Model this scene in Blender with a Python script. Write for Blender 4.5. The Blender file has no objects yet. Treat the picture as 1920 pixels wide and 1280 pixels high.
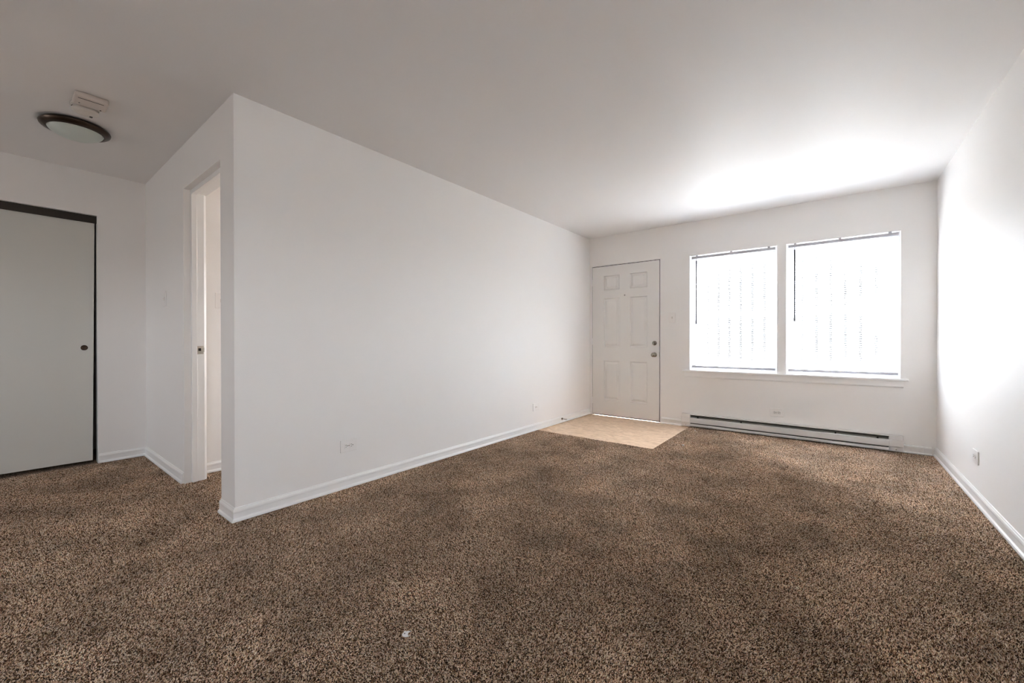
import bpy, bmesh, math, random
from mathutils import Vector, Matrix
sc = bpy.context.scene
col = sc.collection
PI = math.pi
rad = math.radians

# ------------------------------------------------------------------ camera
F_PX = 764.11
YAW, PITCH, ROLL = 0.667184, -0.0038306, -0.0011662
CAM_H = 1.0333
cd = bpy.data.cameras.new('camera')
cam = bpy.data.objects.new('camera', cd); col.objects.link(cam)
cd.sensor_fit = 'HORIZONTAL'; cd.sensor_width = 36.0
cd.lens = F_PX / 1920 * 36.0
cd.clip_start = 0.02; cd.clip_end = 200
fw = Vector((-math.sin(YAW)*math.cos(PITCH), math.cos(YAW)*math.cos(PITCH), math.sin(PITCH)))
r0 = Vector((math.cos(YAW), math.sin(YAW), 0)); u0 = r0.cross(fw)
rr = r0*math.cos(ROLL) + u0*math.sin(ROLL); uu = -r0*math.sin(ROLL) + u0*math.cos(ROLL)
cam.matrix_world = Matrix(((rr.x, uu.x, -fw.x, 0), (rr.y, uu.y, -fw.y, 0), (rr.z, uu.z, -fw.z, CAM_H), (0, 0, 0, 1)))
sc.camera = cam

# ------------------------------------------------------------------ light and exposure
sc.view_settings.view_transform = 'Standard'
sc.view_settings.look = 'None'
sc.view_settings.gamma = 1.0
sc.view_settings.use_curve_mapping = False
sc.view_settings.exposure = 0.30
SKY = 20.0
SUN = 132.0
w = bpy.data.worlds.new('daylight'); sc.world = w; w.use_nodes = True
nt = w.node_tree; nt.nodes.clear()
wo = nt.nodes.new('ShaderNodeOutputWorld'); bg = nt.nodes.new('ShaderNodeBackground')
geo = nt.nodes.new('ShaderNodeTexCoord'); sep = nt.nodes.new('ShaderNodeSeparateXYZ')
cr = nt.nodes.new('ShaderNodeValToRGB')
mr = nt.nodes.new('ShaderNodeMapRange'); mr.inputs[1].default_value = -1; mr.inputs[2].default_value = 1
nt.links.new(geo.outputs['Generated'], sep.inputs[0]); nt.links.new(sep.outputs[2], mr.inputs[0])
nt.links.new(mr.outputs[0], cr.inputs[0]); nt.links.new(cr.outputs[0], bg.inputs[0]); nt.links.new(bg.outputs[0], wo.inputs[0])
cr.color_ramp.elements[0].position = 0.0; cr.color_ramp.elements[0].color = (.30, .29, .28, 1)
cr.color_ramp.elements[1].position = 1.0; cr.color_ramp.elements[1].color = (.55, .66, .85, 1)
e = cr.color_ramp.elements.new(0.49); e.color = (.36, .35, .35, 1)
e = cr.color_ramp.elements.new(0.52); e.color = (.92, .95, 1.0, 1)
bg.inputs[1].default_value = SKY

sd = bpy.data.lights.new('sun', 'SUN'); sun = bpy.data.objects.new('sun', sd); col.objects.link(sun)
sd.energy = SUN; sd.angle = rad(0.6); sd.color = (1.0, .975, .945)
sun.rotation_euler = Vector((-.16, -.60, -.54)).to_track_quat('-Z', 'Y').to_euler()
sun.location = (-3, 12, 8)

def portal(name, x, y, z, sx, sz, rot):
    l = bpy.data.lights.new(name, 'AREA'); o = bpy.data.objects.new(name, l); col.objects.link(o)
    l.shape = 'RECTANGLE'; l.size = sx; l.size_y = sz; l.energy = 1.0
    o.location = (x, y, z); o.rotation_euler = rot
    l.cycles.is_portal = True
sc.cycles.use_denoising = True
sc.cycles.filter_width = 1.15
sc.cycles.max_bounces = 14; sc.cycles.diffuse_bounces = 10; sc.cycles.glossy_bounces = 4
sc.cycles.transmission_bounces = 8; sc.cycles.transparent_max_bounces = 12
sc.cycles.sample_clamp_indirect = 12.0
sc.cycles.caustics_reflective = False; sc.cycles.caustics_refractive = False

# ------------------------------------------------------------------ dimensions (metres)
CEIL = 2.44
XL, XR, YB = -2.681, 0.7226, 5.1595          # long left wall, right wall, window wall
YH, XH = 0.8458, -4.8695                     # wall with the doorway, closet wall
YR = -3.20                                   # wall behind the camera
XBED = -3.836                                # wall seen through the doorway
TH = 0.12
YO = YB + 0.16                               # outer face of the window wall
WX0, WX1, WZ0, WZ1 = -1.352, 0.490, 0.675, 2.040
MX0, MX1 = -0.469, -0.388
DX0, DX1, DZ = -2.659, -1.690, 2.050

for nm, a, b in (('window_portal_one', WX0, MX0), ('window_portal_two', MX1, WX1)):
    portal(nm, (a+b)/2, YO+.01, (WZ0+WZ1)/2, b-a, WZ1-WZ0, (-PI/2, 0, 0))
portal('small_room_portal', -3.32, YO+.01, 1.45, .72, 1.1, (-PI/2, 0, 0))
RW = (-4.74, -4.22, 1.05, 1.92)
EW = (-1.40, -.60, 1.12, 1.85)          # unseen side opening, added behind the camera to brighten the near left wall
portal('side_portal', XR+TH+.01, (EW[0]+EW[1])/2, (EW[2]+EW[3])/2, EW[1]-EW[0], EW[3]-EW[2], (PI/2, 0, PI/2))
portal('rear_portal', (RW[0]+RW[1])/2, YR-TH-.01, (RW[2]+RW[3])/2, RW[1]-RW[0], RW[3]-RW[2], (PI/2, 0, 0))

# ------------------------------------------------------------------ materials
def nmat(name):
    m = bpy.data.materials.new(name); m.use_nodes = True
    n = m.node_tree.nodes; return m, n, m.node_tree.links, n['Principled BSDF']
def mat(name, c, rough=.5, metal=0.0, spec=.5, bump=0, scale=200, vary=0):
    m, n, l, b = nmat(name)
    b.inputs['Base Color'].default_value = (*c, 1); b.inputs['Roughness'].default_value = rough
    b.inputs['Metallic'].default_value = metal; b.inputs['Specular IOR Level'].default_value = spec
    tc = n.new('ShaderNodeTexCoord'); nz = n.new('ShaderNodeTexNoise'); nz.inputs['Scale'].default_value = scale
    nz.inputs['Detail'].default_value = 3
    l.new(tc.outputs['Object'], nz.inputs['Vector'])
    if bump:
        bp = n.new('ShaderNodeBump'); bp.inputs['Strength'].default_value = bump; bp.inputs['Distance'].default_value = .002
        l.new(nz.outputs['Fac'], bp.inputs['Height']); l.new(bp.outputs[0], b.inputs['Normal'])
    if vary:
        mx = n.new('ShaderNodeMapRange'); mx.inputs[3].default_value = rough - vary; mx.inputs[4].default_value = rough + vary
        l.new(nz.outputs['Fac'], mx.inputs[0]); l.new(mx.outputs[0], b.inputs['Roughness'])
    return m
M = {}
M['wall'] = mat('wall_paint', (.86, .847, .83), .55, bump=.12, scale=160, spec=.45)
M['ceil'] = mat('ceiling_paint', (.81, .795, .785), .5, bump=.15, scale=120, spec=.35)
M['trim'] = mat('trim_gloss_paint', (.88, .88, .87), .3, bump=.05, scale=60)
M['door'] = mat('door_paint', (.80, .79, .77), .38, bump=.06, scale=90)
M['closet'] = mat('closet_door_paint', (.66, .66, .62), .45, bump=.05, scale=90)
M['plate'] = mat('white_plastic', (.84, .82, .80), .3, vary=.05)
M['slot'] = mat('dark_slot', (.02, .018, .016), .6, vary=.05)
M['chrome'] = mat('brushed_steel', (.56, .54, .50), .22, 1.0, vary=.05)
M['nickel'] = mat('aged_nickel', (.34, .31, .27), .25, 1.0, vary=.06)
M['bronze'] = mat('dark_bronze', (.06, .042, .032), .30, 1.0, vary=.06)
M['track'] = mat('dark_brown_metal', (.035, .028, .022), .4, .5, vary=.05)
M['heater'] = mat('heater_enamel', (.78, .77, .76), .32, vary=.04)
M['heater_dark'] = mat('heater_dark_metal', (.10, .095, .085), .45, .4, vary=.05)  # dark metal of the inner heater parts and the door sweep
M['fin'] = mat('aluminium_fin', (.42, .41, .38), .4, .8, vary=.05)
M['sash'] = mat('window_vinyl', (.80, .81, .84), .35, vary=.05)
M['guard'] = mat('guard_bar_paint', (.03, .03, .035), .5, vary=.05)
M['rail'] = mat('railing_paint', (.03, .03, .035), .5, vary=.05)
M['wand'] = mat('backlit_wand_plastic', (.03, .03, .04), .3, vary=.05)  # clear plastic; its dark look against the bright window is painted in
M['blind_metal'] = mat('blind_rail_enamel', (.50, .50, .54), .4, vary=.04)
M['concrete'] = mat('landing_concrete', (.55, .53, .50), .85, bump=.4, scale=40)
M['rubber'] = mat('rubber_tip', (.75, .73, .70), .6, vary=.05)
M['paper'] = mat('white_paper', (.92, .91, .90), .6, vary=.05)
M['crumb'] = mat('white_plaster_crumb', (.85, .84, .82), .8, bump=.4, scale=300)
M['alarm'] = mat('alarm_plastic', (.62, .55, .50), .4, vary=.05)
M['alarm2'] = mat('alarm_plastic_pale', (.66, .62, .57), .4, vary=.05)

def slat_mat(name, k):
    m, n, l, b = nmat(name)
    b.inputs['Base Color'].default_value = (.86, .87, .90, 1); b.inputs['Roughness'].default_value = .6
    tr = n.new('ShaderNodeBsdfTranslucent'); tr.inputs[0].default_value = (.80, .82, .88, 1)
    mx = n.new('ShaderNodeMixShader'); mx.inputs[0].default_value = .45
    nz = n.new('ShaderNodeTexNoise'); nz.inputs['Scale'].default_value = 30
    mp = n.new('ShaderNodeMapRange'); mp.inputs[3].default_value = k-.03; mp.inputs[4].default_value = k+.03
    l.new(nz.outputs['Fac'], mp.inputs[0]); l.new(mp.outputs[0], mx.inputs[0])
    l.new(b.outputs[0], mx.inputs[1]); l.new(tr.outputs[0], mx.inputs[2]); l.new(mx.outputs[0], n['Material Output'].inputs[0])
    return m
M['slat'] = slat_mat('blind_slat_vinyl', .53); M['slat_dense'] = slat_mat('blind_slat_vinyl_dense', .40)
def glass_mat(name, rough=0.0):
    m, n, l, b = nmat(name)
    n.remove(b)
    t = n.new('ShaderNodeBsdfTransparent'); t.inputs[0].default_value = (.95, .97, .96, 1)
    g = n.new('ShaderNodeBsdfGlossy'); g.inputs['Roughness'].default_value = .02
    f = n.new('ShaderNodeValue'); f.outputs[0].default_value = .04
    mx = n.new('ShaderNodeMixShader')
    l.new(f.outputs[0], mx.inputs[0]); l.new(t.outputs[0], mx.inputs[1]); l.new(g.outputs[0], mx.inputs[2])
    l.new(mx.outputs[0], n['Material Output'].inputs[0]); return m
M['glass'] = glass_mat('window_glass')
M['bowl'] = mat('frosted_glass_bowl', (.60, .66, .62), .35, vary=.05)

def carpet_mat():
    m, n, l, b = nmat('brown_frieze_carpet')
    tc = n.new('ShaderNodeTexCoord')
    # warp so that the tufts are not a grid
    nw = n.new('ShaderNodeTexNoise'); nw.inputs['Scale'].default_value = 160; nw.inputs['Detail'].default_value = 2
    l.new(tc.outputs['Object'], nw.inputs['Vector'])
    vm = n.new('ShaderNodeVectorMath'); vm.operation = 'SUBTRACT'; vm.inputs[1].default_value = (.5, .5, .5)
    l.new(nw.outputs['Color'], vm.inputs[0])
    vs = n.new('ShaderNodeVectorMath'); vs.operation = 'SCALE'; vs.inputs['Scale'].default_value = .006
    l.new(vm.outputs[0], vs.inputs[0])
    va = n.new('ShaderNodeVectorMath'); va.operation = 'ADD'
    l.new(tc.outputs['Object'], va.inputs[0]); l.new(vs.outputs[0], va.inputs[1])
    v = n.new('ShaderNodeTexVoronoi'); v.inputs['Scale'].default_value = 400; v.voronoi_dimensions = '2D'
    l.new(va.outputs[0], v.inputs['Vector'])
    sp = n.new('ShaderNodeSeparateColor'); l.new(v.outputs['Color'], sp.inputs[0])
    r = n.new('ShaderNodeValToRGB'); el = r.color_ramp.elements
    el[0].position = 0; el[0].color = (.004, .0018, .001, 1)
    el[1].position = 1; el[1].color = (1.0, .82, .64, 1)
    for p_, c_ in ((.34, (.008, .0035, .0015)), (.47, (.075, .037, .019)), (.61, (.30, .17, .10)), (.78, (.80, .54, .37))):
        e_ = el.new(p_); e_.color = (*c_, 1)
    l.new(sp.outputs[0], r.inputs[0])
    # tint variation: some tufts rosy, some olive
    hs = n.new('ShaderNodeHueSaturation'); mh = n.new('ShaderNodeMapRange'); mh.inputs[3].default_value = .475; mh.inputs[4].default_value = .53
    l.new(sp.outputs[1], mh.inputs[0]); l.new(mh.outputs[0], hs.inputs['Hue']); l.new(r.outputs[0], hs.inputs['Color'])
    # broad blotches where the pile lies in other directions
    nb = n.new('ShaderNodeTexNoise'); nb.inputs['Scale'].default_value = 3.6; nb.inputs['Detail'].default_value = 6; nb.inputs['Roughness'].default_value = .62
    l.new(tc.outputs['Object'], nb.inputs['Vector'])
    mb = n.new('ShaderNodeMapRange'); mb.inputs[1].default_value = .32; mb.inputs[2].default_value = .68
    mb.inputs[3].default_value = .62; mb.inputs[4].default_value = 1.38
    l.new(nb.outputs['Fac'], mb.inputs[0]); l.new(mb.outputs[0], hs.inputs['Value'])
    l.new(hs.outputs[0], b.inputs['Base Color'])
    b.inputs['Roughness'].default_value = .95; b.inputs['Specular IOR Level'].default_value = .02
    l.new(sp.outputs[0], b.inputs['Sheen Weight']); b.inputs['Sheen Roughness'].default_value = .40; b.inputs['Sheen Tint'].default_value = (1.0, .80, .64, 1)
    bp = n.new('ShaderNodeBump'); bp.inputs['Strength'].default_value = 1.0; bp.inputs['Distance'].default_value = .004
    bp.invert = True
    l.new(v.outputs['Distance'], bp.inputs['Height']); l.new(bp.outputs[0], b.inputs['Normal'])
    return m
M['carpet'] = carpet_mat()
def vinyl_mat():
    m, n, l, b = nmat('beige_vinyl')
    tc = n.new('ShaderNodeTexCoord'); mp = n.new('ShaderNodeMapping'); mp.inputs['Scale'].default_value = (3, 9, 1)
    l.new(tc.outputs['Object'], mp.inputs[0])
    a = n.new('ShaderNodeTexNoise'); a.inputs['Scale'].default_value = 3.0; a.inputs['Detail'].default_value = 8; a.inputs['Distortion'].default_value = 1.5
    l.new(mp.outputs[0], a.inputs['Vector'])
    r = n.new('ShaderNodeValToRGB'); el = r.color_ramp.elements
    el[0].position = .3; el[0].color = (.54, .36, .22, 1); el[1].position = .62; el[1].color = (.80, .60, .43, 1)
    l.new(a.outputs['Fac'], r.inputs[0]); l.new(r.outputs[0], b.inputs['Base Color']); b.inputs['Roughness'].default_value = .38
    return m
M['vinyl'] = vinyl_mat()

# ------------------------------------------------------------------ mesh helpers
class MB:
    def __init__(s): s.bm = bmesh.new()
    def box(s, x0, x1, y0, y1, z0, z1, bev=0, seg=1):
        b = bmesh.new(); bmesh.ops.create_cube(b, size=1)
        bmesh.ops.scale(b, vec=(x1-x0, y1-y0, z1-z0), verts=b.verts)
        bmesh.ops.translate(b, vec=((x0+x1)/2, (y0+y1)/2, (z0+z1)/2), verts=b.verts)
        if bev: bmesh.ops.bevel(b, geom=b.edges[:], offset=bev, segments=seg, affect='EDGES', profile=.5)
        return s.add(b)
    def add(s, b, mtx=None):
        if mtx is not None: bmesh.ops.transform(b, matrix=mtx, verts=b.verts)
        me = bpy.data.meshes.new('tmp'); b.to_mesh(me); b.free(); s.bm.from_mesh(me); bpy.data.meshes.remove(me); return s
    def tube(s, a, b_, r, seg=12, r2=None):
        a = Vector(a); b_ = Vector(b_); d = b_-a
        b = bmesh.new(); bmesh.ops.create_cone(b, cap_ends=True, segments=seg, radius1=r, radius2=r if r2 is None else r2, depth=d.length)
        q = d.to_track_quat('Z', 'Y').to_matrix().to_4x4()
        return s.add(b, Matrix.Translation((a+b_)/2) @ q)
    def lathe(s, prof, seg=48, mtx=None):
        b = bmesh.new(); rings = []
        for r, z in prof:
            if r < 1e-6: rings.append([b.verts.new((0, 0, z))])
            else: rings.append([b.verts.new((r*math.cos(2*PI*k/seg), r*math.sin(2*PI*k/seg), z)) for k in range(seg)])
        for A, B in zip(rings, rings[1:]):
            for k in range(seg):
                k2 = (k+1) % seg
                if len(A) == 1 and len(B) > 1: b.faces.new((A[0], B[k2], B[k]))
                elif len(B) == 1 and len(A) > 1: b.faces.new((A[k], A[k2], B[0]))
                elif len(A) > 1: b.faces.new((A[k], A[k2], B[k2], B[k]))
        bmesh.ops.recalc_face_normals(b, faces=b.faces)
        return s.add(b, mtx)
    def prism(s, pts, a, b_, axis='Z', bev=0):
        """extrude polygon pts (2D) along axis from a to b_. For X: pts=(y,z); Y: pts=(x,z); Z: pts=(x,y)"""
        f = {'X': lambda p, t: (t, p[0], p[1]), 'Y': lambda p, t: (p[0], t, p[1]), 'Z': lambda p, t: (p[0], p[1], t)}[axis]
        b = bmesh.new()
        A = [b.verts.new(f(p, a)) for p in pts]; B = [b.verts.new(f(p, b_)) for p in pts]
        b.faces.new(A); b.faces.new(B)
        for k in range(len(pts)):
            k2 = (k+1) % len(pts); b.faces.new((A[k], A[k2], B[k2], B[k]))
        bmesh.ops.recalc_face_normals(b, faces=b.faces)
        if bev: bmesh.ops.bevel(b, geom=b.edges[:], offset=bev, segments=2, affect='EDGES')
        return s.add(b)
    def build(s, name, m, parent=None, smooth=False, origin=None):
        me = bpy.data.meshes.new(name)
        if origin is not None: bmesh.ops.translate(s.bm, vec=-Vector(origin), verts=s.bm.verts)
        s.bm.to_mesh(me); s.bm.free(); me.materials.append(m)
        o = bpy.data.objects.new(name, me); col.objects.link(o)
        if origin is not None: o.location = origin
        if parent is not None:
            o.parent = parent
        if smooth:
            for p_ in me.polygons: p_.use_smooth = True
            try: me.set_sharp_from_angle(angle=rad(35))
            except Exception: pass
        return o
def tag(o, label=None, cat=None, group=None, kind=None):
    if label: o['label'] = label
    if cat: o['category'] = cat
    if group: o['group'] = group
    if kind: o['kind'] = kind
    return o
def empty(name, loc=(0, 0, 0), rot=(0, 0, 0)):
    o = bpy.data.objects.new(name, None); col.objects.link(o); o.location = loc; o.rotation_euler = rot
    o.empty_display_size = .1
    return o
def world_of(o):
    return Matrix.Identity(4) if o is None else world_of(o.parent) @ (o.matrix_parent_inverse if o.parent else Matrix.Identity(4)) @ o.matrix_basis
def attach(o, parent):
    o.parent = parent; o.matrix_parent_inverse = world_of(parent).inverted()
    return o
def st(o, label=None, cat=None): return tag(o, label, cat, kind='structure')
def copy_tree(o, parent=None):
    c = o.copy(); col.objects.link(c)
    if parent is not None: c.parent = parent
    for ch in [k for k in col.objects if k.parent == o]: copy_tree(ch, c)
    return c

# ------------------------------------------------------------------ room shell
m = MB(); m.box(-5.65, XR+TH, YR-TH, YO, -.05, -.012)
st(m.build('floor', M['concrete']), 'subfloor under the brown carpet of the whole flat', 'floor')
m = MB(); m.box(-5.65, XR+TH, YR-TH, YO, CEIL, CEIL+.1)
st(m.build('ceiling', M['ceil']), 'smooth off-white painted ceiling with no lamp over the main room', 'ceiling')
m = MB(); m.box(XL-TH, XL, YH, YB, -.012, CEIL)
st(m.build('wall_left', M['wall']), 'long blank white wall running from the near corner to the front door', 'wall')
m = MB(); m.box(XR, XR+TH, YR, EW[0], -.012, CEIL); m.box(XR, XR+TH, EW[1], YB, -.012, CEIL)
m.box(XR, XR+TH, EW[0], EW[1], -.012, EW[2]); m.box(XR, XR+TH, EW[0], EW[1], EW[3], CEIL)
st(m.build('wall_right', M['wall']), 'white wall at the right edge catching glossy window light', 'wall')
# window wall, with the openings
m = MB()
SX0, SX1, SZ0, SZ1 = -3.68, -2.96, .9, 2.0
xs = [XH-TH, SX0, SX1, DX0, DX1, WX0, WX1, XR+TH]
m.box(xs[0], xs[1], YB, YO, -.012, CEIL)
m.box(xs[1], xs[2], YB, YO, -.012, SZ0); m.box(xs[1], xs[2], YB, YO, SZ1, CEIL)
m.box(xs[2], xs[3], YB, YO, -.012, CEIL)
m.box(xs[3], xs[4], YB, YO, DZ, CEIL)
m.box(xs[4], xs[5], YB, YO, -.012, CEIL)
m.box(xs[5], xs[6], YB, YO, -.012, WZ0-.02); m.box(xs[5], xs[6], YB, YO, WZ1, CEIL)
m.box(MX0, MX1, YB-.001, YO, WZ0-.02, WZ1)
m.box(xs[6], xs[7], YB, YO, -.012, CEIL)
st(m.build('wall_back', M['wall']), 'white end wall holding the front door and the double window', 'wall')
# doorway wall
OX0, OX1, OZ = -3.680, -2.905, 2.125
m = MB()
m.box(XH, OX0, YH, YH+TH, -.012, CEIL); m.box(OX1, XL-TH+.0005, YH, YH+TH, -.012, CEIL)
m.box(XL-TH, XL-.0005, YH-.0005, YH+.01, -.012, CEIL)
m.box(OX0, OX1, YH, YH+TH, OZ, CEIL)
st(m.build('wall_hall', M['wall']), 'narrow white hall wall with the open doorway and a light switch', 'wall')
# closet wall with closet opening and a passage further back
CY0, CY1, CZ = -1.02, 0.538, 2.083
m = MB()
m.box(XH-TH, XH, CY1, YH+TH, -.012, CEIL); m.box(XH-TH, XH, CY0, CY1, CZ, CEIL)
m.box(XH-TH, XH, YR, CY0, -.012, CEIL)
st(m.build('wall_closet', M['wall']), 'shaded off-white hall wall around the sliding closet door', 'wall')
m = MB(); m.box(XH-TH, RW[0], YR-TH, YR, -.012, CEIL); m.box(RW[1], XR+TH, YR-TH, YR, -.012, CEIL); m.box(RW[0], RW[1], YR-TH, YR, -.012, RW[2]); m.box(RW[0], RW[1], YR-TH, YR, RW[3], CEIL)
st(m.build('wall_rear', M['wall']), 'plain white wall behind the camera', 'wall')
# closet box and the room beyond the passage
m = MB(); m.box(-5.62, -5.55, CY0-.07, YH+TH, -.012, CEIL); m.box(-5.55, XH-TH, CY1+.2, CY1+.27, -.012, CEIL)
m.box(-5.62, XH-TH, CY0-.07, CY0, -.012, CEIL)
st(m.build('wall_closet_inside', M['wall']), 'inside walls of the hall closet', 'wall')
# wall seen through the doorway
m = MB(); m.box(XBED-TH, XBED, YH+TH, YB, -.012, CEIL)
st(m.build('wall_small_room', M['wall']), 'off-white wall seen through the open hall doorway', 'wall')

# ------------------------------------------------------------------ floor coverings
VX1, VY0 = -1.345, 3.866
m = MB()
m.box(XL-.001, VX1, VY0, YB, -.012, -.008); m.box(DX0, DX1, YB, YB+.09, -.012, -.008)
tag(m.build('vinyl_flooring', M['vinyl']), 'beige mottled vinyl landing set into the carpet in front of the front door', 'floor covering')
def slab(rects, z0, z1):
    xs = sorted({round(v, 5) for r in rects for v in r[:2]}); ys = sorted({round(v, 5) for r in rects for v in r[2:]})
    inc = lambda i, j: 0 <= i < len(xs)-1 and 0 <= j < len(ys)-1 and any(r[0]-1e-4 < xs[i] and xs[i+1] < r[1]+1e-4 and r[2]-1e-4 < ys[j] and ys[j+1] < r[3]+1e-4 for r in rects)
    b = bmesh.new(); V = {}
    def v(i, j, z):
        if (i, j, z) not in V: V[i, j, z] = b.verts.new((xs[i], ys[j], z))
        return V[i, j, z]
    for i in range(len(xs)-1):
        for j in range(len(ys)-1):
            if not inc(i, j): continue
            b.faces.new([v(i, j, z1), v(i+1, j, z1), v(i+1, j+1, z1), v(i, j+1, z1)])
            b.faces.new([v(i, j, z0), v(i, j+1, z0), v(i+1, j+1, z0), v(i+1, j, z0)])
            for (di, dj, a, c) in ((0, -1, (0, 0), (1, 0)), (1, 0, (1, 0), (1, 1)), (0, 1, (1, 1), (0, 1)), (-1, 0, (0, 1), (0, 0))):
                if not inc(i+di, j+dj):
                    b.faces.new([v(i+a[0], j+a[1], z0), v(i+c[0], j+c[1], z0), v(i+c[0], j+c[1], z1), v(i+a[0], j+a[1], z1)])
    bmesh.ops.recalc_face_normals(b, faces=b.faces)
    return b
m = MB()
m.add(slab([(XL, XR, YR, VY0), (VX1, XR, VY0, YB), (XH, XL, YR, YH), (OX0, OX1, YH, YH+TH), (XBED, XL-TH, YH+TH, YB),
            (XH-TH, XH, CY0, CY1), (-5.55, XH-TH, CY0, CY1+.2)], -.012, -.0065))
carpet = tag(m.build('carpet', M['carpet']), 'dark brown speckled wall-to-wall carpet over the whole floor', 'carpet')

def yarn_mat():
    m, n, l, b = nmat('carpet_yarn')
    at = n.new('ShaderNodeAttribute'); at.attribute_name = 'yarn'
    sp = n.new('ShaderNodeSeparateColor'); l.new(at.outputs['Color'], sp.inputs[0])
    r = n.new('ShaderNodeValToRGB'); el = r.color_ramp.elements
    el[0].position = 0; el[0].color = (.030, .014, .007, 1)
    el[1].position = 1; el[1].color = (.98, .84, .70, 1)
    for p_, c_ in YARN:
        e_ = el.new(p_); e_.color = (*c_, 1)
    l.new(sp.outputs[0], r.inputs[0])
    tc = n.new('ShaderNodeTexCoord'); nb = n.new('ShaderNodeTexNoise'); nb.inputs['Scale'].default_value = 3.2; nb.inputs['Detail'].default_value = 5
    mb = n.new('ShaderNodeMapRange'); mb.inputs[1].default_value = .33; mb.inputs[2].default_value = .67; mb.inputs[3].default_value = .70; mb.inputs[4].default_value = 1.24
    hs = n.new('ShaderNodeHueSaturation'); l.new(tc.outputs['Object'], nb.inputs['Vector']); l.new(nb.outputs['Fac'], mb.inputs[0])
    l.new(mb.outputs[0], hs.inputs['Value']); l.new(r.outputs[0], hs.inputs['Color'])
    mh = n.new('ShaderNodeMapRange'); mh.inputs[3].default_value = .485; mh.inputs[4].default_value = .52
    l.new(sp.outputs[1], mh.inputs[0]); l.new(mh.outputs[0], hs.inputs['Hue'])
    l.new(hs.outputs[0], b.inputs['Base Color'])
    b.inputs['Roughness'].default_value = .85; b.inputs['Specular IOR Level'].default_value = .1
    tr = n.new('ShaderNodeBsdfTranslucent'); l.new(hs.outputs[0], tr.inputs[0])
    mx = n.new('ShaderNodeMixShader'); mx.inputs[0].default_value = .06
    l.new(b.outputs[0], mx.inputs[1]); l.new(tr.outputs[0], mx.inputs[2]); l.new(mx.outputs[0], n['Material Output'].inputs[0])
    return m
YARN = ((.22, (.10, .046, .022)), (.40, (.35, .20, .115)), (.64, (.80, .555, .375)))
def make_pile():
    """yarn tufts as one mesh of small leaning cones, on the floor the camera can reach"""
    import numpy as np
    rng = np.random.default_rng(7)
    rects = [(XL, XR, -.6, VY0), (VX1, XR, VY0, YB), (XH, XL, -.6, YH), (OX0, OX1, YH, YH+TH), (XBED, XL-TH, YH+TH, 3.2)]
    P = []; S = []
    for x0, x1, y0, y1 in rects:
        for dens, size, near in ((60000, 1.02, True), (48000, 1.16, False)):
            n_ = int((x1-x0)*(y1-y0)*dens)
            p = np.column_stack((rng.uniform(x0+.002, x1-.002, n_), rng.uniform(y0+.002, y1-.002, n_)))
            d = np.hypot(p[:, 0], p[:, 1]); k = (d < 2.8) if near else (d >= 2.8)
            k &= p[:, 1] > .79*(p[:, 0]+1.98) - .55
            p = p[k]; P.append(p); S.append(np.full(len(p), size))
    P = np.concatenate(P); S = np.concatenate(S); N = len(P)
    z0 = -.0068
    h = rng.uniform(.0042, .0080, N)
    # lean: a slowly turning direction plus a personal one
    a0 = 1.9*np.sin(1.7*P[:, 0]+.6) + 1.6*np.cos(1.3*P[:, 1]-.4) + .8*np.sin(4.1*P[:, 0]+3.3*P[:, 1])
    a = rng.uniform(0, 2*np.pi, N); la = rng.uniform(0, .0046, N)
    lx = .0018*np.cos(a0) + la*np.cos(a); ly = .0018*np.sin(a0) + la*np.sin(a)
    rb = rng.uniform(.0013, .0024, N)*S; th = rng.uniform(0, 2*np.pi, N)
    V = np.empty((N, 4, 3), np.float32)
    for k in range(3):
        t = th + 2*np.pi*k/3
        V[:, k, 0] = P[:, 0] + 1.25*rb*np.cos(t); V[:, k, 1] = P[:, 1] + 1.25*rb*np.sin(t); V[:, k, 2] = z0 + .18*h
    V[:, 3, 0] = P[:, 0] + lx; V[:, 3, 1] = P[:, 1] + ly; V[:, 3, 2] = z0 + h
    F = np.array([[0, 1, 3], [1, 2, 3], [2, 0, 3]], np.int32)
    L = (F[None] + (np.arange(N, dtype=np.int32)*4)[:, None, None]).reshape(-1)
    me = bpy.data.meshes.new('carpet_pile')
    me.vertices.add(N*4); me.vertices.foreach_set('co', V.reshape(-1))
    nf = N*3
    me.loops.add(nf*3); me.loops.foreach_set('vertex_index', L)
    me.polygons.add(nf); me.polygons.foreach_set('loop_start', np.arange(0, nf*3, 3, dtype=np.int32))
    me.update(calc_edges=True)
    at = me.attributes.new('yarn', 'FLOAT_COLOR', 'POINT')
    c = np.empty((N, 4, 4), np.float32); c[:, :, 0] = rng.random(N)[:, None]; c[:, :, 1] = rng.random(N)[:, None]; c[:, :, 2] = 0; c[:, :, 3] = 1
    at.data.foreach_set('color', c.reshape(-1))
    me.materials.append(yarn_mat())
    o = bpy.data.objects.new('carpet_pile', me); col.objects.link(o); o.parent = carpet; o['kind'] = 'stuff'
    return N
make_pile()

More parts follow.
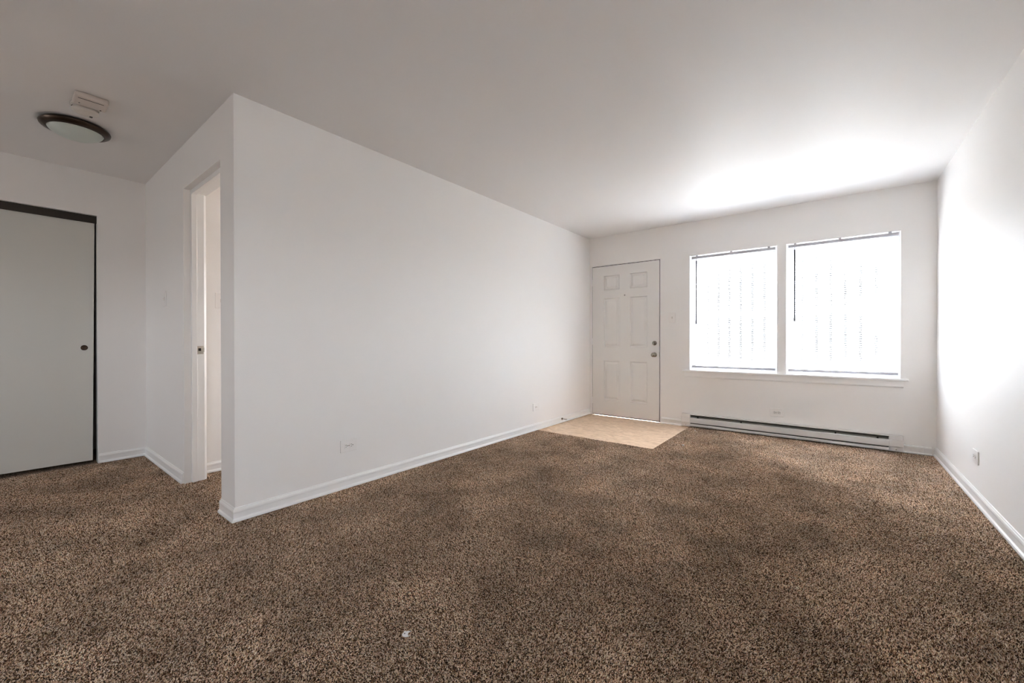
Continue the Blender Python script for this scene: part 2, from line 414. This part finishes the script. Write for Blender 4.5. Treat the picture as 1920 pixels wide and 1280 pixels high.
# ------------------------------------------------------------------ baseboards
BH = .078
PROF = [(0, 0), (.021, 0), (.021, .006), (.0185, .013), (.0125, .018), (.0115, .021), (.0115, .048), (.0125, .052), (.0125, .060), (.010, .067), (.0065, .071), (.005, .076), (0, BH)]
def sweep(path, side=1, z0=0.0, prof=PROF):
    """mitred sweep of the profile along an xy path; the room is on the left of travel when side=1"""
    b = bmesh.new(); rings = []
    P = [Vector(p_) for p_ in path]
    for i, p_ in enumerate(P):
        ds = []
        if i > 0: ds.append((P[i]-P[i-1]).normalized())
        if i < len(P)-1: ds.append((P[i+1]-P[i]).normalized())
        ns = [Vector((-d.y, d.x))*side for d in ds]
        nrm = ns[0] if len(ns) == 1 else (ns[0]+ns[1]) / (1+ns[0].dot(ns[1]))
        rings.append([b.verts.new((p_.x+nrm.x*u, p_.y+nrm.y*u, z0+v)) for u, v in prof])
    n_ = len(prof)
    for A, B in zip(rings, rings[1:]):
        for k in range(n_):
            k2 = (k+1) % n_; b.faces.new((A[k], A[k2], B[k2], B[k]))
    b.faces.new(rings[0]); b.faces.new(rings[-1][::-1])
    bmesh.ops.recalc_face_normals(b, faces=b.faces)
    return b
def baseboard(name, path, label, side=1, z0=0.0, prof=PROF):
    m = MB(); m.add(sweep(path, side, z0, prof)); return st(m.build(name, M['trim']), label, 'baseboard')
E_ = .0006
baseboard('baseboard_left', [(OX1+.002, YH-E_), (XL+E_, YH-E_), (XL+E_, YB)], 'white baseboard along the long left wall, mitred round the near corner', side=-1, z0=-.0)
baseboard('baseboard_right', [(XR-E_, YR), (XR-E_, YB-.0)], 'white baseboard along the right wall', side=1)
baseboard('baseboard_back', [(DX1+.004, YB-E_), (-1.432, YB-E_)], 'short white baseboard between front door and heater', side=-1, z0=-.008)
baseboard('baseboard_hall', [(XH+E_, CY1+.004), (XH+E_, YH-E_), (OX0-.002, YH-E_)], 'white baseboard around the hall corner beside the closet', side=-1)
baseboard('baseboard_small_room', [(XBED+E_, YH+TH), (XBED+E_, YB)], 'white baseboard of the wall beyond the doorway', side=-1)
baseboard('baseboard_rear', [(XH, YR+E_), (XR, YR+E_)], 'white baseboard behind the camera', side=1)
CH = [(0, 0), (.024, 0), (.024, .010), (.012, .014), (.012, .054), (.025, .056), (.025, .064), (.018, .072), (0, .073)]
o_ = baseboard('baseboard_corner', [(.508, YB-E_), (.635, YB-E_)], 'white metal baseboard section between heater and right corner', side=-1, prof=CH)
m = MB(); m.add(sweep([(.637, YB-E_), (.690, YB-E_)], -1, 0, CH)); m.build('end_section', M['trim'], o_)

# ------------------------------------------------------------------ front door
def panel_slab(mb, x0, x1, z0, z1, yf, yb, rects):
    """door slab facing -Y with recessed and raised panels; rects=(x0,x1,z0,z1)"""
    b = bmesh.new()
    xs = sorted({x0, x1, *[v for r in rects for v in r[:2]]}); zs = sorted({z0, z1, *[v for r in rects for v in r[2:]]})
    V = {}
    def vert(x, y, z):
        k = (round(x, 5), round(y, 5), round(z, 5))
        if k not in V: V[k] = b.verts.new((x, y, z))
        return V[k]
    def quad(a): 
        try: b.faces.new(a)
        except ValueError: pass
    for i in range(len(xs)-1):
        for j in range(len(zs)-1):
            cx, cz = (xs[i]+xs[i+1])/2, (zs[j]+zs[j+1])/2
            if any(r[0] < cx < r[1] and r[2] < cz < r[3] for r in rects): continue
            quad([vert(xs[i], yf, zs[j]), vert(xs[i+1], yf, zs[j]), vert(xs[i+1], yf, zs[j+1]), vert(xs[i], yf, zs[j+1])])
    for r in rects:
        prev = [vert(r[0], yf, r[2]), vert(r[1], yf, r[2]), vert(r[1], yf, r[3]), vert(r[0], yf, r[3])]
        for ins, dep in ((.003, .005), (.008, .0115), (.016, .0125), (.040, .003), (.043, .002)):
            cur = [b.verts.new((x, yf+dep, z)) for x, z in ((r[0]+ins, r[2]+ins), (r[1]-ins, r[2]+ins), (r[1]-ins, r[3]-ins), (r[0]+ins, r[3]-ins))]
            for k in range(4): quad([prev[k], prev[(k+1) % 4], cur[(k+1) % 4], cur[k]])
            prev = cur
        quad(prev)
    # back and edges (built as a box without the front)
    F = [b.verts.new((x, yf, z)) for x, z in ((x0, z0), (x1, z0), (x1, z1), (x0, z1))]
    B = [b.verts.new((x, yb, z)) for x, z in ((x0, z0), (x1, z0), (x1, z1), (x0, z1))]
    for k in range(4): quad([F[k], F[(k+1) % 4], B[(k+1) % 4], B[k]])
    quad(B)
    bmesh.ops.recalc_face_normals(b, faces=b.faces)
    mb.add(b)
door = st(empty('door_1', ((DX0+DX1)/2, YB, 0)), 'white six-panel front door with steel knob and deadbolt', 'door')
def dpart(mb, name, m_, smooth=False, par=None):
    return attach(mb.build(name, m_, None, smooth), par or door)
SL0, SL1, ST, SB = -2.636, -1.712, 2.036, .012
m = MB()
m.box(DX0, SL0-.006, YB+.003, YO, -.008, DZ-.001); m.box(SL1+.009, DX1, YB+.003, YO, -.008, DZ-.001); m.box(SL0-.006, SL1+.009, YB+.003, YO, ST+.007, DZ-.001)
m.box(SL0-.006, SL0+.012, YB+.0485, YO, -.008, ST+.007); m.box(SL1-.004, SL1+.009, YB+.0485, YO, -.008, ST+.007); m.box(SL0, SL1, YB+.0485, YO, ST-.006, ST+.007)
dpart(m, 'frame', M['trim'])
RX = ((-2.467, -2.241), (-2.096, -1.867)); RZ = ((1.708, 1.905), (.937, 1.596), (.213, .747))
m = MB(); m.box(SL1+.0015, SL1+.0088, YB+.012, YB+.030, 0, ST+.006); m.box(SL0-.0058, SL0-.001, YB+.012, YB+.030, 0, ST+.006); m.box(SL0, SL1, YB+.012, YB+.030, ST+.001, ST+.0068)
dpart(m, 'gap_shade', M['slot'])  # dark strips that paint the shade in the narrow gap round the slab
m = MB(); panel_slab(m, SL0, SL1, SB, ST, YB+.006, YB+.048, [(a, b, c, d) for a, b in RX for c, d in RZ])
slab = dpart(m, 'slab', M['door'])
m = MB(); m.box(SL0+.002, SL1-.002, YB+.018, YB+.036, -.003, SB, .002); dpart(m, 'door_sweep', M['heater_dark'], par=slab)
m = MB(); m.box(DX0, DX1, YB+.05, YO+.02, -.012, -.002, .002); dpart(m, 'threshold', M['chrome'])
for hz in (.197, 1.01, 1.823):
    m = MB(); m.tube((SL0-.004, YB-.004, hz-.045), (SL0-.004, YB-.004, hz+.045), .0065, 14)
    m.box(SL0-.022, SL0+.001, YB+.0005, YB+.004, hz-.044, hz+.044)
    for k in (-.018, .018): m.tube((SL0-.004, YB-.004, hz+k-.0008), (SL0-.004, YB-.004, hz+k+.0008), .0072, 14)
    dpart(m, 'hinge', M['trim'], True)
KX = -1.773
RY = Matrix.Rotation(PI/2, 4, 'X')     # lathe z -> -Y
m = MB(); m.lathe([(0, .0), (.030, 0), (.030, .003), (.027, .006), (.016, .008), (.011, .012), (.0105, .030), (.014, .034), (.021, .038), (.0265, .045), (.028, .053), (.026, .061), (.020, .067), (.010, .0695), (0, .070)], 40, Matrix.Translation((KX, YB+.006, .843)) @ RY)
dpart(m, 'knob', M['nickel'], True)
m = MB(); m.lathe([(0, 0), (.0285, 0), (.0285, .006), (.0265, .011), (.022, .013), (0, .013)], 40, Matrix.Translation((KX, YB+.006, .991)) @ RY)
db = dpart(m, 'deadbolt', M['nickel'], True)
m = MB(); m.box(KX-.0045, KX+.0045, YB-.022, YB-.006, .991-.017, .991+.017, .003, 2); dpart(m, 'thumb_turn', M['nickel'], par=db)
m = MB(); m.lathe([(0, .001), (.0045, .001), (.0045, .003), (.0075, .003), (.0075, 0)], 24, Matrix.Translation((-2.168, YB+.006, 1.625)) @ RY)
dpart(m, 'peephole', M['nickel'], True)
m = MB(); m.box(SL1+.001, SL1+.0085, YB+.0025, YB+.005, .955, 1.02); m.box(SL1+.001, SL1+.0085, YB+.0025, YB+.005, .82, .88)
dpart(m, 'strike_plates', M['nickel'])

# ------------------------------------------------------------------ windows
def window(name, x0, x1, label):
    root = st(empty(name, ((x0+x1)/2, YB+.09, WZ0)), label, 'window')
    def P(mb, nm, m_, par=None, lab=None):
        o = attach(mb.build(nm, m_), par or root)
        if lab: o['label'] = lab
        return o
    y0, y1 = YB+.085, YO-.005
    a, b = x0+.001, x1-.001
    m = MB(); t = .042
    m.box(a, a+t, y0, y1, WZ0, WZ1, .002); m.box(b-t, b, y0, y1, WZ0, WZ1, .002)
    m.box(a+t, b-t, y0, y1, WZ1-.045, WZ1, .002); m.box(a+t, b-t, y0, y1, WZ0, WZ0+.03, .002)
    P(m, 'window_frame', M['sash'])
    mid = 1.325
    for k, (za, zb, ya) in enumerate(((WZ0+.03, mid+.02, y0+.008), (mid-.02, WZ1-.045, y0+.036))):
        m = MB(); s_ = .045; yb_ = ya+.026
        m.box(a+t, a+t+s_, ya, yb_, za, zb, .003); m.box(b-t-s_, b-t, ya, yb_, za, zb, .003)
        m.box(a+t+s_, b-t-s_, ya, yb_, za, za+.045, .003); m.box(a+t+s_, b-t-s_, ya, yb_, zb-.04, zb, .003)
        so = P(m, 'sash', M['sash'])
        m = MB(); m.box(a+t+s_-.004, b-t-s_+.004, ya+.011, ya+.015, za+.041, zb-.036)
        P(m, 'pane', M['glass'], so)
    m = MB(); m.box((a+b)/2-.03, (a+b)/2+.03, y0-.004, y0+.02, mid+.02, mid+.032, .003); m.tube(((a+b)/2, y0+.002, mid+.03), ((a+b)/2+.025, y0-.012, mid+.036), .005, 10)
    P(m, 'sash_lock', M['sash'])
    return root
window('window_1', WX0, MX0, 'narrower left sash window with white frame behind a blind, beside the front door')
window('window_2', MX1, WX1, 'wider right sash window with white frame behind a blind, near the right wall')
w3 = st(empty('window_3', (-3.32, YO-.04, .9)), 'window of the small room beyond the doorway', 'window')
m = MB()
for bx in ((SX0+.001, SX0+.05, .9, 2.0), (SX1-.05, SX1-.001, .9, 2.0), (SX0+.05, SX1-.05, .9, .95), (SX0+.05, SX1-.05, 1.95, 2.0), (SX0+.05, SX1-.05, 1.43, 1.47)):
    m.box(bx[0], bx[1], YO-.06, YO-.01, bx[2], bx[3])
o = m.build('window_frame', M['sash']); attach(o, w3)
# sill and apron
m = MB()
m.box(-1.425, .541, YB-.042, YB, WZ0-.022, WZ0-.002, .005, 2); m.box(WX0+.001, WX1-.001, YB-.001, YO-.03, WZ0-.020, WZ0-.002)
sill = st(m.build('trim_1', M['trim']), 'white painted window sill running under both windows', 'window sill')
m = MB(); m.prism([(YB-.0006, WZ0-.022), (YB-.017, WZ0-.022), (YB-.017, WZ0-.075), (YB-.011, WZ0-.086), (YB-.0006, WZ0-.088)], -1.406, .508, 'X')
m.build('apron', M['trim'], sill)

# ------------------------------------------------------------------ blinds
def blind(name, x0, x1, wx, label, TILT, slat):
    yc = YB + .034
    root = tag(empty(name, ((x0+x1)/2, yc, WZ1)), label, 'blind', 'white mini blinds in the double window')
    def P(mb, nm, m_, smooth=False, lab=None):
        o = attach(mb.build(nm, m_, None, smooth), root)
        if lab: o['label'] = lab
        return o
    ht = 2.026
    m = MB(); m.box(x0, x1, yc-.0135, yc+.0125, ht-.026, ht, .003, 2); P(m, 'headrail', M['blind_metal'])
    for bx in (x0+.06, (x0+x1)/2, x1-.06):
        m = MB(); m.box(bx-.011, bx+.011, yc-.016, yc+.014, ht-.004, WZ1-.0005, .001); P(m, 'bracket', M['blind_metal'])
    b = bmesh.new(); pitch = .0212; n = int((ht-.04 - .722) / pitch) + 1; tilt = rad(TILT); wdt = .0254
    rnd = random.Random(5)
    for k in range(n):
        zc = ht-.042 - k*pitch; tl = tilt + rad(rnd.uniform(-1.2, 1.2))
        prev = None
        for s_ in range(5):
            u = (s_/4-.5)*wdt; cam_ = .0016*(1-(2*u/wdt)**2)
            y = yc + u*math.cos(tl) + cam_*math.sin(tl); z = zc - u*math.sin(tl) + cam_*math.cos(tl)
            A = b.verts.new((x0+.003, y, z)); B = b.verts.new((x1-.003, y, z))
            if prev: b.faces.new((prev[0], A, B, prev[1]))
            prev = (A, B)
    bot = ht-.042-(n-1)*pitch
    m = MB(); m.add(b); P(m, 'slats', slat, True)
    zb = bot-.020
    m = MB(); m.box(x0+.001, x1-.001, yc-.0125, yc+.0125, zb-.014, zb+.010, .003, 2); P(m, 'bottom_rail', M['blind_metal'])
    for lx in (x0+.13, (x0+x1)/2+.03, x1-.13):
        m = MB()
        for yy in (yc-.0122, yc+.0122): m.tube((lx, yy, zb), (lx, yy, ht-.02), .0006, 5)
        P(m, 'ladder_cord', M['plate'])
        m = MB(); m.tube((lx, yc-.004, zb-.019), (lx, yc-.004, zb-.013), .006, 10); P(m, 'cord_button', M['blind_metal'], True)
    m = MB(); m.tube((wx, yc-.024, 1.232), (wx, yc-.024, 1.972), .0070, 6); m.tube((wx, yc-.024, 1.972), (wx, yc-.014, 1.999), .002, 6)
    m.tube((wx, yc-.024, 1.222), (wx, yc-.024, 1.26), .0082, 6)
    P(m, 'tilt_wand', M['wand'], lab='dark tilt wand hanging at the left end')
    return root
blind('window_blind', -1.336, -.486, -1.279, 'open white mini blind in the narrower window beside the front door', 17.0, M['slat'])
blind('window_blind', -.372, .477, -.316, 'open white mini blind in the wider window nearer the right wall', 22.0, M['slat_dense'])

# ------------------------------------------------------------------ outside
m = MB(); m.box(-6.5, 3.5, YO+.005, 6.75, -.10, -.02)
tag(m.build('landing', M['concrete']), 'pale concrete landing outside the front door and windows', 'landing')
g_ = tag(empty('window_guard', (-.43, YB+.35, .6)), 'painted steel guard bars outside the double window', 'window guard')
def gp(mb, nm, m_, r):
    return attach(mb.build(nm, m_), r)
yg = YB+.35
for k in range(-6, 15):
    x = .343 - .1207*k
    if x < -1.6: break
    m = MB(); m.box(x-.013, x+.013, yg-.009, yg+.009, .52, 2.16, .002); gp(m, 'bar', M['guard'], g_)
for z in (.55, 2.12):
    m = MB(); m.box(-1.62, 1.12, yg-.022, yg-.010, z-.02, z+.02, .002); 
    for x in (-1.55, .60): m.box(x-.015, x+.015, YO, yg-.02, z-.015, z+.015)
    gp(m, 'crossbar', M['guard'], g_)
rl = tag(empty('railing', (-1.5, 6.6, -.02)), 'dark metal railing along the outer edge of the landing', 'railing')
for z, h in ((.905, .012), (.73, .010), (.06, .010)):
    m = MB(); m.box(-3.6, -.62, 6.58, 6.62, z-h, z+h, .002); gp(m, 'rail', M['rail'], rl)
for k in range(23):
    x = -3.5 + k*.13
    m = MB(); m.box(x-.008, x+.008, 6.592, 6.608, -.02, .905); gp(m, 'baluster', M['rail'], rl)

# ------------------------------------------------------------------ hall doorway frame
d2 = st(empty('door_2', (-3.29, YH+TH/2, 0)), 'open hall doorway with white wooden jamb and steel strike plate', 'doorway')
JX = OX0+.018; j0, j1 = YH+.040, YH+TH+.012
for side in (0, 1):
    m = MB(); a, b = (OX0+.0005, JX) if side == 0 else (OX1-.018, OX1-.0005)
    if side == 0:
        m.prism([(a, j0), (b, j0), (b, j1-.016), (b-.012, j1), (a, j1)], 0, OZ-.018, 'Z'); m.box(b-.002, b+.011, j0+.000, j0+.032, 0, OZ-.03, .002)
    else:
        m.box(a, b, j0, j1, 0, OZ-.018); m.box(a-.011, a+.002, j0, j0+.032, 0, OZ-.03, .002)
    gp(m, 'jamb', M['trim'], d2)
m = MB(); m.box(OX0+.0005, OX1-.0005, j0, j1, OZ-.018, OZ-.0005); m.box(JX, OX1-.018, j0, j0+.032, OZ-.030, OZ-.016, .002)
gp(m, 'head_jamb', M['trim'], d2)
sy = j0+.052
m = MB(); m.prism([(sy-.019, .932), (sy+.019, .932), (sy+.019, .990), (sy-.019, .990)], JX-.0005, JX+.0016, 'X', .0004)
m.prism([(sy+.012, .944), (sy+.023, .948), (sy+.023, .978), (sy+.012, .982)], JX+.0005, JX+.004, 'X')
sp_ = gp(m, 'strike_plate', M['chrome'], d2)
m = MB(); m.box(JX, JX+.0022, sy-.012, sy+.004, .955, .975); gp(m, 'latch_hole', M['slot'], sp_)

# ------------------------------------------------------------------ closet sliding doors
d3 = st(empty('door_3', (XH-.08, -.25, 0)), 'flat off-white sliding closet door with a round bronze finger pull', 'closet door')
m = MB(); m.box(XH-.105, XH-.035, CY0, CY1, CZ-.006, CZ-.0005); m.box(XH-.040, XH-.036, CY0, CY1, CZ-.062, CZ-.001)
m.box(XH-.105, XH-.101, CY0, CY1, CZ-.05, CZ-.001)
gp(m, 'track', M['track'], d3)
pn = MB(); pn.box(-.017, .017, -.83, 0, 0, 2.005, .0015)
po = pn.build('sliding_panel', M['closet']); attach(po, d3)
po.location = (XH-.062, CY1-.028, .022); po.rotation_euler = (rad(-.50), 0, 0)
m = MB(); m.lathe([(0, .0006), (.013, .0006), (.0155, .0012), (.017, .0025), (.0195, .003), (.0215, .001), (.0215, -.002)], 32, Matrix.Translation((.0175, -.055, .950)) @ Matrix.Rotation(PI/2, 4, 'Y'))
fo = m.build('finger_pull', M['bronze'], po, True)
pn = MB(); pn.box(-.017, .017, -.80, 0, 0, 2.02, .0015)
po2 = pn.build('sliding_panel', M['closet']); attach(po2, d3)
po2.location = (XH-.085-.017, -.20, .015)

# ------------------------------------------------------------------ baseboard heater
hx0, hx1 = -1.430, .505
ht_ = tag(empty('baseboard_heater', ((hx0+hx1)/2, YB, 0)), 'long white baseboard heater on the wall under the windows', 'heater')
Z0, Z1 = -.004, .152
yf = YB-.058
capw = .098
m = MB(); m.box(hx0+.002, hx1-.002, YB-.006, YB-.0006, Z0+.01, Z1); m.box(hx0+.002, hx1-.002, YB-.050, YB-.0006, Z1-.004, Z1)
m.box(hx0+capw, hx1-capw, YB-.054, YB-.050, Z1-.010, Z1, .001)
gp(m, 'back_plate', M['heater'], ht_)
m = MB(); m.prism([(YB-.047, Z1-.014), (YB-.044, Z1-.006), (YB-.012, Z1-.020), (YB-.010, Z1-.040), (YB-.014, Z1-.040), (YB-.016, Z1-.024)], hx0+capw, hx1-capw, 'X')
gp(m, 'top_louver', M['heater_dark'], ht_)
m = MB(); m.prism([(yf, .052), (yf, .104), (yf+.003, .109), (yf+.012, .110), (yf+.012, .107), (yf+.004, .105), (yf+.003, .055), (yf+.012, .050), (yf+.010, .047), (yf+.003, .048)], hx0+capw, hx1-capw, 'X')
gp(m, 'front_panel', M['heater'], ht_)
m = MB(); m.prism([(yf+.004, .012), (yf+.004, .028), (yf+.016, .036), (yf+.018, .034), (yf+.008, .026), (yf+.008, .014), (YB-.006, .014), (YB-.006, .012)], hx0+capw, hx1-capw, 'X')
gp(m, 'bottom_lip', M['heater'], ht_)
m = MB(); m.box(hx0+capw, hx1-capw, YB-.040, YB-.008, .030, .1, 0)
gp(m, 'element_tray', M['heater_dark'], ht_)
m = MB(); m.tube((hx0+.05, YB-.026, .118), (hx1-.05, YB-.026, .118), .006, 10); gp(m, 'heating_tube', M['fin'], ht_)
for a, b in ((hx0, hx0+capw), (hx1-capw, hx1)):
    m = MB(); m.box(a, b, yf+.004, YB-.0006, .112, Z1+.0008, .002); m.box(a, b, yf-.001, YB-.0006, .050, .112, .002); m.box(a, b, yf+.008, YB-.0006, .006, .050, .002)
    c_ = gp(m, 'end_cap', M['heater'], ht_)
    m = MB(); m.tube(((a+b)/2, yf+.0085, .024), ((a+b)/2, yf+.006, .024), .004, 12); gp(m, 'screw', M['nickel'], c_)
for x in (-1.25, -.80, .02, .33):
    m = MB(); m.box(x-.006, x+.006, YB-.046, YB-.008, .108, .122); gp(m, 'clip', M['slot'], ht_)

# ------------------------------------------------------------------ outlets and switches (built facing -Y, then turned)
def plate_part(mb, nm, m_, root, par=None, smooth=False):
    return mb.build(nm, m_, par or root, smooth)
def outlet(loc, rz, label, w_=.124, h_=.086, t_=.007):
    root = tag(empty('wall_outlet', loc, (0, 0, rz)), label, 'outlet', 'horizontal duplex outlets low on the walls')
    m = MB(); m.box(-w_/2, w_/2, -t_, 0, -h_/2, h_/2, .0028, 2); plate_part(m, 'cover_plate', M['plate'], root)
    for sx in (-.0195, .0195):
        m = MB(); m.box(sx-.0145, sx+.0145, -t_-.0022, -t_+.002, -.0165, .0165, .0018, 2)
        rc = plate_part(m, 'receptacle', M['plate'], root)
        m = MB(); m.box(sx-.008, sx+.0015, -t_-.0028, -t_-.0012, .0050, .0078); m.box(sx-.008, sx+.0015, -t_-.0028, -t_-.0012, -.0078, -.0050)
        m.tube((sx+.008, -t_-.0028, 0), (sx+.008, -t_-.0012, 0), .0032, 10)
        plate_part(m, 'slots', M['slot'], root, rc)
    m = MB(); m.tube((0, -t_-.001, 0), (0, -t_+.001, 0), .003, 12); plate_part(m, 'screw', M['nickel'], root)
    return root
outlet((XL+.0005, 1.540, .293), PI/2, 'white horizontal outlet low on the long left wall, nearest the camera')
outlet((-.468, YB-.0005, .257), 0, 'white horizontal outlet above the heater under the windows')
outlet((XR-.0005, 3.885, .283), -PI/2, 'white horizontal outlet low on the right wall')
# blank-looking wall jack further along the left wall
jk = tag(empty('wall_jack', (XL+.0005, 3.843, .264), (0, 0, PI/2)), 'small white jack plate low on the left wall near the vinyl landing', 'wall plate')
m = MB(); m.box(-.060, .060, -.006, 0, -.043, .043, .0025, 2); plate_part(m, 'cover_plate', M['plate'], jk)
m = MB(); m.box(-.022, .022, -.0085, -.004, -.012, .012, .001); jp = plate_part(m, 'jack_insert', M['plate'], jk)
m = MB(); m.box(-.014, .014, -.0092, -.0078, -.0045, .0045); plate_part(m, 'sockets', M['alarm'], jk, jp)

def switch(loc, rz, label, w_=.078, h_=.124):
    root = tag(empty('light_switch', loc, (0, 0, rz)), label, 'light switch', 'white toggle light switches')
    m = MB(); m.box(-w_/2, w_/2, -.006, 0, -h_/2, h_/2, .0026, 2); plate_part(m, 'cover_plate', M['plate'], root)
    m = MB(); m.box(-.0055, .0055, -.0068, -.0045, -.0125, .0125, .0005); 
    c_ = plate_part(m, 'toggle_slot', M['alarm'], root)
    m = MB(); m.prism([(-.006, -.006), (-.018, -.0005), (-.0185, .0035), (-.016, .0055), (-.006, .006)], -.0042, .0042, 'X', .0008); plate_part(m, 'toggle', M['plate'], root)
    for z in (-.030, .030):
        m = MB(); m.tube((0, -.0068, z), (0, -.005, z), .0028, 12); plate_part(m, 'screw', M['plate'], root)
    return root
switch((-1.554, YB-.0005, 1.304), 0, 'white toggle switch on the window wall between front door and window')
switch((-4.200, YH-.0005, 1.365), 0, 'white toggle switch on the hall wall left of the open doorway')
switch((XBED+.0005, 1.118, 1.348), PI/2, 'white toggle switch on the wall seen through the open doorway')

# ------------------------------------------------------------------ ceiling fixtures
cl = tag(empty('ceiling_light', (-3.905, .335, CEIL)), 'round flush ceiling light with dark bronze rim and frosted bowl in the hall', 'ceiling light')
m = MB(); m.lathe([(0, 0), (.150, 0), (.156, -.004), (.163, -.010), (.166, -.018), (.163, -.027), (.153, -.035), (.139, -.040), (.133, -.041), (.131, -.036), (.131, -.02), (0, -.02)], 72)
m.build('rim', M['bronze'], cl, True)
m = MB(); m.lathe([(.131, -.034), (.128, -.042), (.118, -.054), (.100, -.066), (.075, -.077), (.045, -.084), (.02, -.0868), (0, -.0875)], 72)
m.build('glass_bowl', M['bowl'], cl, True)

al = tag(empty('alarm_box', (-3.400, .352, CEIL)), 'small rectangular white alarm box on the hall ceiling beside the round detector', 'alarm')
m = MB(); m.box(-.062, .066, -.070, .070, -.034, 0, .010, 3); hb = m.build('housing', M['alarm'], al, True)
m = MB(); m.box(.046, .051, -.056, .048, -.0348, -.0335); m.build('vent_slots', M['slot'], al)
m = MB(); m.tube((-.042, .045, -.0355), (-.042, .045, -.033), .004, 12); m.build('indicator', M['slot'], al)
m = MB(); m.tube((-.02, -.045, -.0355), (-.02, -.045, -.033), .003, 12); m.build('test_button', M['slot'], al)
sm = tag(empty('smoke_detector', (-3.533, .342, CEIL)), 'round white smoke detector on the hall ceiling beside the bronze-rimmed light', 'smoke detector')
m = MB(); m.lathe([(0, 0), (.062, 0), (.063, -.004), (.063, -.010), (.058, -.013), (.057, -.018)], 48); m.build('base', M['alarm2'], sm, True)
m = MB(); m.lathe([(.053, -.012), (.053, -.024), (.058, -.026), (.0585, -.034), (.052, -.041), (.040, -.044), (0, -.045)], 48); m.build('cover', M['alarm2'], sm, True)
m = MB()
for k in range(3): m.box(-.010+.009*k-.030, -.004+.009*k-.030, .020, .034, -.0445, -.0432)
m.build('test_button', M['slot'], sm)

# ------------------------------------------------------------------ door stop, litter
dsx = tag(empty('door_stop', (XL+.012, 4.398, .045), (0, 0, 0)), 'rigid metal door stop screwed to the left baseboard near the front door', 'door stop')
m = MB(); m.tube((0, 0, 0), (.004, 0, 0), .013, 20); m.tube((.004, 0, 0), (.062, 0, 0), .0045, 12, .004); m.build('stem', M['nickel'], dsx, True)
m = MB(); m.tube((.060, 0, 0), (.074, 0, 0), .009, 16, .008); m.build('tip', M['rubber'], dsx, True)

b = bmesh.new()   # torn paper tab: crescent with a small round hole, lying on the pile
outer = []
for k in range(25):
    a = rad(48 + (312-48)*k/24); outer.append((.0155*math.cos(a)*1.1, .0128*math.sin(a)))
inner = []
for k in range(13):
    a = rad(285 - (285-75)*k/12); inner.append((.0115+.0085*math.cos(a), .0095*math.sin(a)))
pts = outer + inner
m = MB(); m.prism(pts, .0, .0012, 'Z')
m.prism([(-.012, .008), (-.006, .0105), (-.010, .0155), (-.0145, .013)], .0, .0012, 'Z')
pt = m.build('paper_tab', M['paper']); pt.location = (-1.172, .891, .0025); pt.rotation_euler = (rad(6), rad(-5), rad(38))
tag(pt, 'small torn white tab lying on the carpet near the camera', 'litter')
m = MB(); m.tube((-.0085, .002, .0011), (-.0085, .002, .0016), .0022, 16); m.build('punched_hole', M['slot'], pt)
def crumb(loc, s_, seed, label):
    b = bmesh.new(); bmesh.ops.create_icosphere(b, subdivisions=2, radius=s_)
    rn = random.Random(seed)
    for v in b.verts: v.co *= rn.uniform(.75, 1.2); v.co.z *= .6
    m = MB(); m.add(b); o = m.build('plaster_crumb', M['crumb']); o.location = (loc[0], loc[1], s_*.5)
    tag(o, label, 'litter', 'white crumbs on the carpet by the heater')
crumb((-1.148, 4.159), .0105, 3, 'larger white crumb on the carpet just right of the vinyl landing')
crumb((-1.225, 4.905), .007, 8, 'tiny white crumb on the carpet right under the heater')
